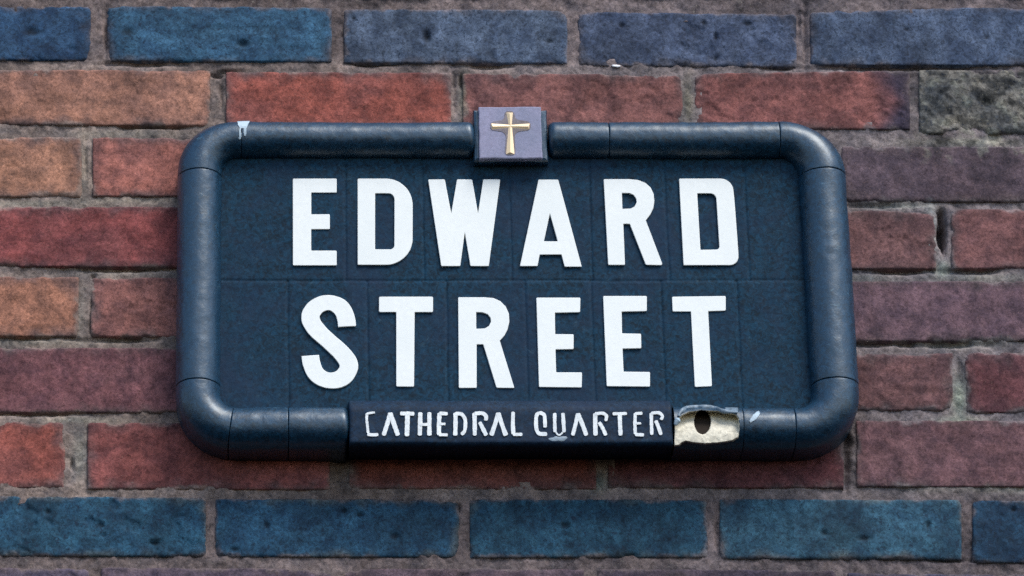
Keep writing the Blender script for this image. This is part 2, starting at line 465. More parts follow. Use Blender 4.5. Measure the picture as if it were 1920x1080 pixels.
# mortar: one sheet behind the arrises, gouged and patchy
xs = np.concatenate([np.arange(-1150, -60, 12.0), np.arange(-60, 1980, 3.2), np.arange(1980, 2960, 12.0)])
ys = np.concatenate([np.arange(-500, -40, 12.0), np.arange(-40, 1120, 3.2), np.arange(1120, 1760, 12.0)])
PX, PY = np.meshgrid(xs, ys, indexing='ij')
Pm = unproj(PX, PY)
X, Z = Pm[..., 0], Pm[..., 2]
y = 0.0015 - 0.0012 * fbm(X, Z, 0.03, 4, 1) - 0.0009 * fbm(X, Z, 0.006, 3, 2) - 0.0006 * fbm(X, Z, 0.1, 3, 3)
y = np.maximum(y, 0.0001)
GOUGE = [(1766, 432, 7, 30, 30), (1770, 462, 4, 14, 14), (1585, 850, 10, 60, 9), (408, 140, 13, 4, 8), (432, 133, 24, 3, 7), (270, 119, 70, 4, 5),
         (290, 236, 60, 4, 6), (520, 505, 30, 6, 5), (240, 504, 90, 4, 6), (175, 516, 5, 5, 7), (1690, 507, 60, 6, 7), (1830, 508, 50, 5, 5), (1640, 643, 50, 5, 6), (1780, 645, 60, 5, 6),
         (1800, 700, 9, 28, 5), (230, 636, 60, 4, 5), (60, 633, 50, 3, 4), (60, 775, 90, 4, 5), (700, 118, 50, 4, 5), (920, 122, 45, 5, 6), (1460, 127, 30, 4, 4),
         (198, 60, 4, 45, 5), (135, 870, 5, 14, 5), (850, 168, 6, 30, 4), (866, 150, 6, 12, 7), (415, 180, 4, 30, 5), (640, 858, 14, 60, 4), (1498, 45, 5, 25, 4), (1700, 126, 160, 4, 6),
         (160, 300, 4, 40, 3), (1790, 1050, 60, 4, 3), (1345, 1000, 4, 40, 4), (860, 950, 4, 8, 6), (1640, 385, 60, 4, 4), (1510, 60, 4, 50, 5), (180, 330, 3, 30, 4), (172, 590, 3, 30, 5)]
for (ax, ay, sx, sy, d) in GOUGE:
    wob = 1 + 0.5 * fbm(X, Z, 0.01, 3, 11)
    y = y + d * 0.001 * np.exp(-((((PX - ax) / sx) ** 2 + ((PY - ay) / sy) ** 2) * wob) ** 1.5)
for rec in BR:                             # leave a hollow behind each brick
    m = (PX > rec[0] + 16) & (PX < rec[1] - 16) & (PY > max(rec[2], rec[3]) + 16) & (PY < min(rec[4], rec[5]) - 16)
    y = np.where(m, 0.014, y)
col = crust(PX, PY, X, Z, mortar_col(PX, PY, X, Z))
o = mesh_obj("mortar_joints", np.stack([X, y, Z], -1).reshape(-1, 3), grid_faces(len(xs), len(ys)), M_MORTAR, None, np.clip(col, 0.01, 1).reshape(-1, 3))
place(o, wall)

def blob(cx, cy, rx, ry, depth, h, seed, n=22):
    """small irregular domed spot"""
    V = [unproj(cx, cy, depth + h)]; F = []
    rings = ((0.55, 0.85), (0.9, 0.4), (1.0, 0.0), (1.0, -0.6))
    for (q, hh) in rings:
        for i in range(n):
            a = 2 * math.pi * i / n
            rr = q * (1 + 0.22 * math.sin(2 * a + seed) + 0.12 * math.sin(5 * a + seed * 2))
            V.append(unproj(cx + rx * rr * math.cos(a), cy + ry * rr * math.sin(a), depth + h * hh))
    for i in range(n):
        j = (i + 1) % n
        F.append((0, 1 + j, 1 + i))
        for q in range(len(rings) - 1):
            a, b = 1 + q * n, 1 + (q + 1) * n
            F.append((a + i, a + j, b + j, b + i))
    return np.array(V), F
V, F = blob(1155, 124, 7, 3.2, 0.0003, 0.0022, 1.0)
place(mesh_obj("paint_spot", V, F, M_SPECK), wall)

# ------------------------------------------------------------------ street sign
DC = 0.028                               # depth of the panel face in front of the wall
sign = thing("street_sign", "navy ceramic street name sign with white letters and rounded frame on brick wall", "street sign",
             tuple(unproj(960, 860, 0.0)))
bpy.context.view_layer.update()

xl = unproj(373, 520, DC)[0]; xr = unproj(1553, 520, DC)[0]
zt = unproj(960, 265, DC)[2]; zb = unproj(960, 806, DC)[2]
RAD = {'l': 0.0215, 'r': 0.0228, 't': 0.0190, 'b': 0.0208}
CR_ = {'tl': 0.034, 'tr': 0.040, 'br': 0.036, 'bl': 0.036}
# centre line of the tube frame, clockwise from the top middle
pts = []
def arc(cx, cz, r, a0, a1, n=60):
    for a in np.linspace(a0, a1, n):
        pts.append((cx + r * math.sin(a), cz + r * math.cos(a), math.sin(a), math.cos(a)))
def lineseg(x0, z0, x1, z1, nx_, nz_, n=400):
    for u in np.linspace(0, 1, n, endpoint=False)[1:]:
        pts.append((x0 + (x1 - x0) * u, z0 + (z1 - z0) * u, nx_, nz_))
xm = (xl + xr) / 2
lineseg(xm, zt, xr - CR_['tr'], zt, 0, 1)
arc(xr - CR_['tr'], zt - CR_['tr'], CR_['tr'], 0, math.pi / 2)
lineseg(xr, zt - CR_['tr'], xr, zb + CR_['br'], 1, 0)
arc(xr - CR_['br'], zb + CR_['br'], CR_['br'], math.pi / 2, math.pi)
lineseg(xr - CR_['br'], zb, xl + CR_['bl'], zb, 0, -1)
arc(xl + CR_['bl'], zb + CR_['bl'], CR_['bl'], math.pi, 1.5 * math.pi)
lineseg(xl, zb + CR_['bl'], xl, zt - CR_['tl'], -1, 0)
arc(xl + CR_['tl'], zt - CR_['tl'], CR_['tl'], 1.5 * math.pi, 2 * math.pi)
lineseg(xl + CR_['tl'], zt, xm, zt, 0, 1)
path = np.array(pts)
seglen = np.hypot(*np.diff(np.vstack([path, path[:1]])[:, :2], axis=0).T)
arcl = np.concatenate([[0], np.cumsum(seglen)]); LTOT = arcl[-1]
path_c = np.vstack([path, path[:1]])
def at(s):
    s = np.mod(s, LTOT)
    r = [np.interp(s, arcl, path_c[:, k]) for k in range(4)]
    return r
ppx, ppy = proj(np.stack([path[:, 0], np.full(len(path), -DC - 0.012), path[:, 1]], -1))
def s_of(px, py):
    return arcl[np.argmin((ppx - px) ** 2 + (ppy - py) ** 2)]
def tube_rad(s):
    x, z, nx_, nz_ = at(s)
    r = np.maximum(nx_, 0) ** 2 * RAD['r'] + np.maximum(-nx_, 0) ** 2 * RAD['l'] + np.maximum(nz_, 0) ** 2 * RAD['t'] + np.maximum(-nz_, 0) ** 2 * RAD['b']
    return r
PHI = np.concatenate([[-9.0], np.linspace(0, math.pi, 40), [99.0]])   # inner foot, half round, outer foot on the wall
def tube_pt(S, Ph, shrink=0.0, lift=0.0):
    """S along the frame, Ph 0 = inner side, pi = outer side"""
    x, z, nx_, nz_ = at(S)
    nn = np.hypot(nx_, nz_); nx_ = nx_ / nn; nz_ = nz_ / nn
    R = tube_rad(S)
    lump = 1 + 0.030 * fbm(S, Ph * 0.02, 0.09, 3, 77) + 0.016 * fbm(S, Ph * 0.02, 0.014, 3, 78)
    R = R * lump - shrink + lift
    foot_in = Ph < -1; foot_out = Ph > 50
    a = np.where(foot_in, 0, np.where(foot_out, math.pi, Ph))
    u = -np.cos(a) * R
    w = np.sin(a) * R * 1.08
    depth = DC - 0.001 + w
    depth = np.where(foot_in, DC - 0.012, depth)
    depth = np.where(foot_out, -0.004, depth)
    return np.stack([x + nx_ * u, -depth, z + nz_ * u], -1)
ROUND = 0.0010
def tube(s0, s1, name, big0=False, big1=False, mat=M_RAIL, label=None):
    if s1 < s0: s1 += LTOT
    L = s1 - s0
    ns = max(10, int(L / 0.0022))
    def ends(n, big):
        r = 0.005 if big else ROUND
        return r * (1 - np.cos(np.linspace(0, math.pi / 2, 10)))
    r0, r1 = (0.006 if big0 else ROUND), (0.006 if big1 else ROUND)
    sv = np.concatenate([[0], r0 * (1 - np.cos(np.linspace(0, math.pi / 2, 9))), np.linspace(r0, L - r1, ns)[1:-1],
                         L - r1 * (1 - np.cos(np.linspace(math.pi / 2, 0, 9))), [L]])
    sh = np.zeros_like(sv)
    m = sv < r0; sh[m] = r0 - np.sqrt(np.maximum(0, r0 ** 2 - (r0 - sv[m]) ** 2))
    m = sv > L - r1; sh[m] = r1 - np.sqrt(np.maximum(0, r1 ** 2 - (sv[m] - (L - r1)) ** 2))
    sh[0] = 0.017; sh[-1] = 0.017                       # close the end
    S, Ph = np.meshgrid(sv + s0, PHI, indexing='ij')
    SH = np.repeat(sh[:, None], len(PHI), 1)
    V = tube_pt(S, Ph, SH)
    o = mesh_obj(name, V.reshape(-1, 3), grid_faces(len(sv), len(PHI), flip=True), mat)
    place(o, sign)
    if label: o['label'] = label
    return o
G = 0.0002
sj = {n: s_of(*p) for n, p in dict(
    e1=(1030, 262), t1=(1142, 262), tr=(1462, 262), rt=(1548, 322), rb=(1560, 716), br=(1490, 806), p1=(1393, 806), p0=(1263, 806),
    s0=(655, 806), b1=(540, 806), bl=(432, 806), lb=(372, 716), lt=(376, 324), tl=(452, 262), t0=(766, 262), e0=(889, 262)).items()}
tube(sj['e1'], sj['t1'] - G, "frame_rail", big0=True)
tube(sj['t1'] + G, sj['tr'] - G, "frame_rail")
tube(sj['tr'] + G, sj['rt'] - G, "frame_corner")
tube(sj['rt'] + G, sj['rb'] - G, "frame_rail")
tube(sj['rb'] + G, sj['br'] - G, "frame_corner")
tube(sj['br'] + G, sj['p1'] - G, "frame_rail")
tube(sj['s0'] + G, sj['b1'] - G, "frame_rail", big0=True)
tube(sj['b1'] + G, sj['bl'] - G, "frame_rail")
tube(sj['bl'] + G, sj['lb'] - G, "frame_corner")
tube(sj['lb'] + G, sj['lt'] - G, "frame_rail")
tube(sj['lt'] + G, sj['tl'] - G, "frame_corner")
tube(sj['tl'] + G, sj['e0'], "frame_rail", big1=True)

# chips and drips lying on the tube surface: s, phi boxes in photo pixels
def chip(poly, name="glaze_chip", mat=M_CHIP, par=None, lift=0.0006):
    """poly: photo points on the tube surface -> thin patch following the tube"""
    ph_n = 200
    xs_ = [p[0] for p in poly]; ys_ = [p[1] for p in poly]
    cx, cy = sum(xs_) / len(xs_), sum(ys_) / len(ys_)
    s_c = s_of(cx, cy)
    S, Ph = np.meshgrid(np.linspace(s_c - 0.03, s_c + 0.03, 140), np.linspace(0.02, math.pi - 0.02, 110), indexing='ij')
    V = tube_pt(S, Ph, 0, lift)
    qx, qy = proj(V)
    # outline wobble
    ins = inside(qx + 0.8 * fbm(V[..., 0], V[..., 2], 0.004, 2, 3), qy + 0.8 * fbm(V[..., 0], V[..., 2], 0.004, 2, 4), poly)
    nx, ny = S.shape
    F = grid_faces(nx, ny, flip=True)
    keep = ins.ravel()[F].all(1)
    F = F[keep]
    used, inv = np.unique(F, return_inverse=True)
    o = mesh_obj(name, V.reshape(-1, 3)[used], inv.reshape(F.shape), mat)
    place(o, par or sign)
    return o
def inside(x, y, poly):
    r = np.zeros(np.shape(x), bool)
    n = len(poly)
    for i in range(n):
        x0, y0 = poly[i]; x1, y1 = poly[(i + 1) % n]
        if y0 == y1: continue
        c = ((y0 > y) != (y1 > y)) & (x < (x1 - x0) * (y - y0) / (y1 - y0) + x0)
        r ^= c
    return r
chip([(444, 227), (469, 227), (463, 240), (461, 256), (456, 256), (457, 240), (453, 240), (452, 262), (447, 262), (449, 240)])
chip([(1404, 790), (1411, 778), (1423, 769), (1427, 775), (1419, 786), (1408, 793)])

# ---- face panel with tile seams
panel_x0, panel_x1 = xl, xr
gx = np.linspace(xl + 0.005, xr - 0.005, 620); gz = np.linspace(zb + 0.004, zt - 0.004, 280)
X, Z = np.meshgrid(gx, gz, indexing='ij')
qx, qy = proj(np.stack([X, np.full_like(X, -DC), Z], -1))
# undo the convergence so that seams run plumb
y = -DC + 0.0003 * fbm(X, Z, 0.02, 4, 800) * 0.8 + 0.0007 * fbm(X, Z, 0.15, 3, 801)
def groove(d, w=0.0012, depth=0.0008):
    return depth * np.exp(-(d / w) ** 2)
zrow = unproj(960, 526, DC)[2]
y = y + groove(Z - zrow - 0.0006 * fbm(X, Z, 0.05, 3, 5))
tileoff = np.zeros_like(X)
for px_, row in ((648, 0), (793, 0), (957, 0), (1108, 0), (1250, 0), (1400, 0), (690, 1), (838, 1), (987, 1), (1112, 1), (1243, 1), (1386, 1), (540, 1)):
    xx = unproj(px_, 420 if row == 0 else 640, DC)[0]
    msk = (Z > zrow) if row == 0 else (Z <= zrow)
    y = y + np.where(msk, groove(X - xx - 0.0005 * fbm(X, Z, 0.05, 2, 9), 0.0012, 0.0010), 0)
    y = y + np.where(msk & (X > xx), 0.0006 * (hsh(np.array(int(px_)), np.array(row), 3) - 0.5), 0)
panel = mesh_obj("face_panel", np.stack([X, y, Z], -1).reshape(-1, 3), grid_faces(620, 280, flip=False), M_PANEL)
place(panel, sign)
# solid back slab behind the face, standing on the wall
def box(x0, x1, y0, y1, z0, z1, bev=0.0):
    V = [(x, y_, z) for x in (x0, x1) for y_ in (y0, y1) for z in (z0, z1)]
    F = [(0, 1, 3, 2), (4, 6, 7, 5), (0, 4, 5, 1), (2, 3, 7, 6), (0, 2, 6, 4), (1, 5, 7, 3)]
    return V, F
V, F = box(xl, xr, -DC + 0.004, 0.004, zb - 0.006, zt + 0.004)
place(mesh_obj("back_slab", V, F, M_PANEL, smooth=False), sign)

# ---- letters
def catmull(P, closed=False, n=6):
    P = np.array(P, float); out = []
    m = len(P)
    for i in range(m - 1):
        p0 = P[max(i - 1, 0)]; p1 = P[i]; p2 = P[i + 1]; p3 = P[min(i + 2, m - 1)]
        for t in np.linspace(0, 1, n, endpoint=False):
            out.append(0.5 * ((2 * p1) + (-p0 + p2) * t + (2 * p0 - 5 * p1 + 4 * p2 - p3) * t * t + (-p0 + 3 * p1 - 3 * p2 + p3) * t ** 3))
    out.append(P[-1])
    return [tuple(q) for q in out]

def fillet(poly, default=2.2):
    """poly: (x, y[, r]) in photo pixels -> rounded outline"""
    out = []; n = len(poly)
    for i in range(n):
        p = np.array(poly[i][:2], float); r = poly[i][2] if len(poly[i]) > 2 else default
        a = np.array(poly[i - 1][:2], float); b = np.array(poly[(i + 1) % n][:2], float)
        da, db = a - p, b - p; la, lb = np.linalg.norm(da), np.linalg.norm(db)
        if r <= 0.01 or la < 1e-6 or lb < 1e-6:
            out.append(tuple(p)); continue
        cut = min(r, la * 0.49, lb * 0.49)
        A = p + da / la * cut; B = p + db / lb * cut
        k = 4 if cut < 5 else 14
        cur = 0.42                                   # squarish rather than parabolic corner
        for t in np.linspace(0, 1, k + 1):
            c1 = A + (p - A) * (0.35 + cur * 0.5); c2 = B + (p - B) * (0.35 + cur * 0.5)
            out.append(tuple((1 - t) ** 3 * A + 3 * (1 - t) ** 2 * t * c1 + 3 * (1 - t) * t * t * c2 + t ** 3 * B))
    return out

def letter(loops, depth, thick, bevel, mat, par, name="letter", wob=0.0):
    """raised glyph from outlines in photo pixels, lying on the plane `depth`"""
    cu = bpy.data.curves.new(name, 'CURVE'); cu.dimensions = '2D'; cu.fill_mode = 'BOTH'
    cu.extrude = thick / 2; cu.bevel_depth = bevel; cu.bevel_resolution = 2
    allp = np.array([q for lp in loops for q in lp]); c = unproj(allp[:, 0].mean(), allp[:, 1].mean(), depth)
    for lp in loops:
        sp = cu.splines.new('POLY'); sp.points.add(len(lp) - 1)
        A = np.array(lp)
        P = unproj(A[:, 0], A[:, 1], depth + thick)
        for i in range(len(lp)):
            x = P[i, 0] - c[0] + wob * (vnoise(P[i, 0] * 250, P[i, 2] * 250, 4) - .5); z = P[i, 2] - c[2] + wob * (vnoise(P[i, 0] * 250, P[i, 2] * 250, 8) - .5)
            sp.points[i].co = (x, z, 0, 1)
        sp.use_cyclic_u = True
    cu.offset = -bevel
    tmp = bpy.data.objects.new("tmp", cu); scene.collection.objects.link(tmp)
    dg = bpy.context.evaluated_depsgraph_get(); dg.update()
    me = bpy.data.meshes.new_from_object(tmp.evaluated_get(dg))
    bpy.data.objects.remove(tmp); bpy.data.curves.remove(cu)
    n = len(me.vertices); co = np.zeros(n * 3, np.float32); me.vertices.foreach_get("co", co); co = co.reshape(-1, 3)
    new = np.stack([co[:, 0] + c[0], -(depth + thick / 2 + co[:, 2]), co[:, 1] + c[2]], -1)
    me.vertices.foreach_set("co", new.ravel().astype(np.float32))
    me.name = name; me.materials.clear(); me.materials.append(mat); me.update()
    o = bpy.data.objects.new(name, me); scene.collection.objects.link(o)
    place(o, par)
    return o

Eo = lambda P: [fillet(P)]
L_E1 = [fillet([(549, 335), (631.4, 335), (631.4, 361.5), (583.5, 361.5, .8), (583.5, 402, .8), (618.4, 402), (618.4, 430), (583.5, 430, .8), (583.5, 470, .8), (631.4, 470), (631.4, 498), (549, 498)])]
L_D1 = [fillet([(670.5, 335), (773.7, 335, 52), (773.7, 497, 56), (670.5, 497)]), fillet([(703.3, 363, .8), (739.3, 363, 11), (739.3, 467.7, 8), (703.3, 467.7, .8)])]
L_W = [fillet([(802.7, 336.5), (834, 336.5), (845.9, 400, .3), (856.6, 336.5), (885.4, 336.5), (896.2, 400, .3), (905.8, 336.5), (938, 336.5), (916.5, 499.3), (881.8, 499.3), (871.3, 436, .3), (863, 499.3), (827.2, 499.3)])]
L_A = [fillet([(1009.5, 337), (1046.6, 337), (1091, 500.5), (1058.6, 500.5), (1052.6, 477.7, .8), (1011.9, 477.7, .8), (1007.8, 499.3), (974.7, 499.3)], 1.6), fillet([(1031, 401), (1045.4, 452.6), (1019.8, 452.6)], .4)]
L_R1 = [fillet([(1131.7, 336)]+[(1179, 336, 0), (1196, 337.5, 0), (1210, 343, 0), (1220, 352, 0), (1225.5, 364, 0), (1227, 377, 0), (1225, 390, 0), (1219.5, 402, 0), (1210.8, 413, 0)] + [(1242, 495), (1240, 497.5, 1), (1210.8, 497), (1180.8, 420.2, .8), (1168.8, 420, .8), (1172, 497), (1140, 497)]),
        fillet([(1166, 362.2, .6), (1180, 362.5, 0), (1188, 366, 0), (1193, 373, 0), (1193.5, 380, 0), (1190, 387, 0), (1183, 391, 0), (1167, 392, .6)])]
L_D2 = [fillet([(1273, 335), (1373, 335, 50), (1377.5, 380, 0), (1383.5, 460, 0), (1386, 497.6, 42), (1281.4, 497.6)]), fillet([(1307.3, 363, .8), (1342.5, 363, 11), (1349, 468, 6), (1313.3, 468.6, .8)])]
S_pts1 = [(667.4, 611.5), (665.5, 595), (657.8, 575.5), (644.6, 561.5), (623, 554), (601.5, 555), (580, 566), (567.2, 583), (565, 599.5), (570.3, 614), (582.3, 630), (606, 651), (625.4, 669.5), (635.5, 683), (635.5, 690), (628, 697), (616, 698.4), (605.5, 691.5), (600.3, 678), (598, 665.6)]
S_pts2 = [(565.3, 667.8), (568, 685.7), (577.5, 707), (594.3, 721.7), (616, 728.4), (637.4, 727.2), (656.6, 717.5), (668.6, 700), (671.4, 684), (666, 668), (649.4, 648.5), (625.4, 627.5), (611, 613.5), (602, 602), (599.5, 593.5), (606, 585), (618, 582.3), (628.5, 590), (632.5, 602), (633.8, 613.2)]
L_S = [fillet([(q[0], q[1], 0) for q in catmull(S_pts1)] + [(q[0], q[1], 0) for q in catmull(S_pts2)])]
L_T1 = [fillet([(710.5, 556.4), (811.8, 556.4), (811.8, 585.6), (777.6, 585.6, .8), (776.4, 725.3), (742.8, 725.3), (742.8, 585.6, .8), (710.5, 585.6)], 2.6)]
L_R2 = [fillet([(859, 557.6), (908, 557.6, 0), (925, 559, 0), (938, 565, 0), (948, 575, 0), (954, 588, 0), (955, 603, 0), (952, 617, 0), (946, 629, 0), (936.9, 638.5, 0), (964.5, 727.7), (930.9, 727.7), (905.8, 646.2, .8), (893.8, 646.2, .8), (893.8, 727.7), (860.2, 727.7)]),
        fillet([(892.6, 585.6, .6), (904, 586, 0), (914, 589.5, 0), (919.5, 596, 0), (920.5, 603, 0), (917, 611, 0), (909, 616, 0), (892.8, 616.7, .6)])]
L_E2 = [fillet([(1005.5, 558.3), (1088.2, 558.3), (1087.7, 585.8), (1040.3, 586.8, .8), (1041, 626.6, .8), (1075.7, 627), (1075.5, 655), (1041.5, 655.6, .8), (1042.7, 698.4, .8), (1091.3, 698.4), (1090.6, 727), (1010.3, 726)])]
L_E3 = [fillet([(1130.6, 555.2), (1212.8, 555.2), (1212.8, 583.9), (1165.6, 584.6, .8), (1166.5, 625.4, .8), (1202, 625.8), (1202.5, 653.4), (1167.3, 653.9, .8), (1169.2, 697, .8), (1218.8, 697.7), (1218.8, 725.3), (1137.3, 724.6)])]
L_T2 = [fillet([(1260, 556.4), (1360.8, 555.2), (1360.8, 583.2), (1327.8, 583.9, .8), (1335, 724.6), (1302.6, 726), (1295.4, 584.6, .8), (1260.7, 584.6)], 2.6)]
for lp in (L_E1, L_D1, L_W, L_A, L_R1, L_D2, L_S, L_T1, L_R2, L_E2, L_E3, L_T2):
    letter(lp, DC, 0.0011, 0.00045, M_LETTER, panel, wob=0.0002)

# ---- lower strip carrying the small name
sx0 = unproj(655, 800, DC + 0.02)[0]; sx1 = unproj(1261, 800, DC + 0.02)[0]
zA = unproj(960, 763, DC + 0.02)[2]; zB = unproj(960, 834, DC + 0.019)[2]
SD = DC + 0.0192
prof = [(zA + 0.015, DC - 0.005), (zA + 0.0125, DC + 0.0045), (zA + 0.0105, DC + 0.0085), (zA + 0.0065, DC + 0.0132), (zA + 0.0022, DC + 0.0168), (zA - 0.0006, DC + 0.0187), (zA - 0.004, SD)]
prof += [(z, SD) for z in np.linspace(zA - 0.006, zB + 0.003, 16)]
prof += [(zB + 0.0022, SD - 0.0004), (zB + 0.0010, SD - 0.0014), (zB, SD - 0.0032), (zB - 0.0006, SD - 0.006), (zB + 0.001, 0.03), (zB + 0.003, 0.015), (zB + 0.004, -0.003)]
prof = np.array(prof)
def strip(x0, x1, name, mat):
    n = int((x1 - x0) / 0.002)
    xv = np.concatenate([[x0], x0 + 0.0015 * np.array([0, .4, 1]), np.linspace(x0, x1, n)[2:-2], x1 - 0.0015 * np.array([1, .4, 0]), [x1]])
    ins = np.zeros(len(xv)); ins[0] = ins[-1] = 0.03; ins[1] = ins[-2] = 0.0015; ins[2] = ins[-3] = 0.0006
    V = np.zeros((len(xv), len(prof), 3))
    for i, x in enumerate(xv):
        V[i, :, 0] = x
        V[i, :, 1] = -np.maximum(prof[:, 1] - ins[i], -0.003)
        V[i, :, 2] = prof[:, 0] + 0.0006 * fbm(np.full(len(prof), x), prof[:, 1], 0.05, 3, 66)
    V[..., 1] += 0.0004 * fbm(V[..., 0], V[..., 2], 0.012, 3, 60)
    o = mesh_obj(name, V.reshape(-1, 3), grid_faces(len(xv), len(prof), flip=True), mat)
    place(o, sign)
    return o
name_strip = strip(sx0, sx1, "name_strip", M_STRIP)

SMALL = [
 [([(688, 776), (687.5, 786), (689, 800), (690, 811)], 5.2), ([(688, 776), (694, 774.5), (702, 773.5)], 4.2), ([(690, 814.5), (698, 815.5), (708, 815)], 6)],
 [([(731.5, 776), (726, 795), (719.5, 815)], 8), ([(732, 776), (739, 796), (745.5, 815)], 8.5)],
 [([(752, 775.5), (764, 775.5), (775, 776)], 7.5), ([(764, 777), (763.5, 796), (763, 816)], 8.5)],
 [([(788, 775), (787.5, 796), (787, 815)], 8), ([(805, 775), (805, 796), (805, 815)], 8), ([(789, 796), (804, 796)], 6)],
 [([(824, 776), (823, 796), (823, 814)], 8), ([(825, 775), (838, 776)], 6.5), ([(826, 795), (834, 795)], 5), ([(824, 815), (838, 815.5)], 6)],
 [([(854, 776), (854, 796), (853.5, 815)], 8), ([(855, 776), (865, 776.5), (871.5, 785), (872.5, 797), (871, 808), (866, 814)], 7)],
 [([(889.5, 776), (890, 796), (890, 815)], 8), ([(891, 775.5), (904, 775), (911, 780), (911, 787)], 7), ([(900, 793), (905, 803), (911, 815)], 7.5)],
 [([(934, 776), (928, 796), (921.5, 815)], 8), ([(934.5, 776), (941, 796), (948, 815)], 8.5)],
 [([(962, 774), (961.5, 796), (962.5, 813)], 7.5), ([(963, 815), (978, 814.5)], 6)],
 [([(1022, 800), (1021.5, 786), (1020, 778), (1013, 774.5), (1006.5, 778), (1005, 790), (1006, 805), (1011, 813), (1024, 814)], 7)],
 [([(1041, 809), (1048, 816), (1056, 810)], 3.4), ([(1040, 776), (1040, 792), (1040.5, 809)], 6.5), ([(1055.5, 776), (1056.5, 792), (1057.5, 809)], 7)],
 [([(1083.5, 777), (1079, 796), (1074, 815)], 7.5), ([(1084.5, 777), (1092, 796), (1099, 815)], 8)],
 [([(1116, 777), (1116, 796), (1116.5, 815)], 8), ([(1117, 776), (1130, 775), (1137, 780), (1136, 788)], 6.5), ([(1124, 793), (1130, 803), (1135.5, 815)], 7)],
 [([(1150, 776), (1174, 775.5)], 6), ([(1162, 778), (1162.5, 796), (1163.5, 815)], 8)],
 [([(1191, 776), (1190.5, 796), (1191, 813)], 6.5), ([(1192, 775.5), (1203, 775)], 6), ([(1194, 794), (1201, 794)], 4.5), ([(1192, 815), (1206, 815.5)], 6)],
 [([(1221, 776), (1221.5, 796), (1222, 814)], 6.5), ([(1222, 775), (1235, 774), (1242, 780), (1240, 786)], 6), ([(1230, 790), (1235, 802), (1239, 814)], 7)],
]
def stroke_outline(pl, w):
    P = np.array(catmull(pl, n=5)); n = len(P)
    T = np.gradient(P, axis=0); T /= np.linalg.norm(T, axis=1)[:, None] + 1e-9
    Nn = np.stack([-T[:, 1], T[:, 0]], 1)
    ww = w / 2 * (1 + 0.14 * (vnoise(P[:, 0] * .35, P[:, 1] * .35, 5) - .5) * 2)
    Lf = P + Nn * ww[:, None]; Rt = P - Nn * ww[:, None]
    endc = [tuple(P[-1] + T[-1] * w * 0.28 * math.cos(a) + Nn[-1] * ww[-1] * math.sin(a)) for a in np.linspace(math.pi / 2, -math.pi / 2, 6)[1:-1]]
    begc = [tuple(P[0] - T[0] * w * 0.28 * math.cos(a) - Nn[0] * ww[0] * math.sin(a)) for a in np.linspace(math.pi / 2, -math.pi / 2, 6)[1:-1]]
    return [tuple(q) for q in Lf] + endc + [tuple(q) for q in Rt[::-1]] + begc
for gl in SMALL:
    Vs, Fs, off = [], [], 0
    for si, (pl, w) in enumerate(gl):
        lp = stroke_outline(pl, w)
        o = letter([lp], SD - 0.0002, 0.0008 + 0.00015 * si, 0.00022, M_SMALL, sign)
        me = o.data
        Vs += [tuple(v.co) for v in me.vertices]; Fs += [tuple(i + off for i in p.vertices) for p in me.polygons]; off += len(me.vertices)
        bpy.data.objects.remove(o); bpy.data.meshes.remove(me)
    place(mesh_obj("letter", Vs, Fs, M_SMALL, smooth=False), name_strip)
# grey smear below the middle of the small name
V, F = blob(1044, 823, 17, 7, SD - 0.0003, 0.0008, 2.0)
place(mesh_obj("glaze_smear", V, F, M_LIP), name_strip)

# ---- broken place at the right end of the strip: bare clay round a fixing hole
EYE = [(1262, 838), (1261.5, 812), (1264, 797), (1268, 787), (1279, 778), (1292, 771.5), (1315, 769), (1345, 770), (1366, 774.5), (1380, 777), (1386, 785), (1387, 805), (1385, 821),
       (1374, 828), (1350, 832), (1322, 834), (1300, 832), (1286, 829), (1279, 832), (1274, 837)]
s0_, s1_ = sj['p1'] + G, sj['p0'] - G
S, Ph = np.meshgrid(np.linspace(s0_, s1_, 150), np.linspace(0, math.pi, 150), indexing='ij')
V = tube_pt(S, Ph, 0)
qx, qy = proj(V)
# push the broken face back; deepest under the upper lip
x_, z_ = V[..., 0], V[..., 2]
ed = np.full(qx.shape, 1e9)
for i in range(len(EYE)):
    a = np.array(EYE[i]); b = np.array(EYE[(i + 1) % len(EYE)]); d = b - a
    t_ = np.clip(((qx - a[0]) * d[0] + (qy - a[1]) * d[1]) / (d @ d), 0, 1)
    ed = np.minimum(ed, np.hypot(qx - a[0] - t_ * d[0], qy - a[1] - t_ * d[1]))
ins = inside(qx, qy, EYE)
up = sstep(828, 772, qy)
flat = -(DC + 0.0185 - 0.013 * up ** 1.7 - 0.0007 * fbm(x_, z_, 0.008, 3, 9))
rec = np.where(ins, sstep(0, 3.0, ed) * (flat - V[..., 1]), 0)
hole_d = np.sqrt(((qx - 1317) / 16) ** 2 + ((qy - 791) / 24) ** 2)
hole_in = hole_d < 1
hole_deep = sstep(1.05, 0.85, hole_d) * 0.0045
dy = rec + np.where(ins, hole_deep, 0)
ray = V - CLOC
V = V + ray * (dy / ray[..., 1])[..., None]
F = grid_faces(150, 150, flip=True)
fi = ins.ravel()[F].sum(1) >= 3; fh = hole_in.ravel()[F].all(1) & fi
def sub(name, sel, mat, par, label=None):
    f = F[sel]; used, inv = np.unique(f, return_inverse=True)
    o = mesh_obj(name, V.reshape(-1, 3)[used], inv.reshape(f.shape), mat)
    place(o, par)
    if label: o['label'] = label
    return o
seg = sub("broken_rail", ~fi, M_RAIL, sign, "rail piece with its glaze broken away to cream clay")
clay = sub("bare_clay", fi & ~fh, M_CLAY, seg)
sub("fixing_hole", fh, M_HOLE, seg)
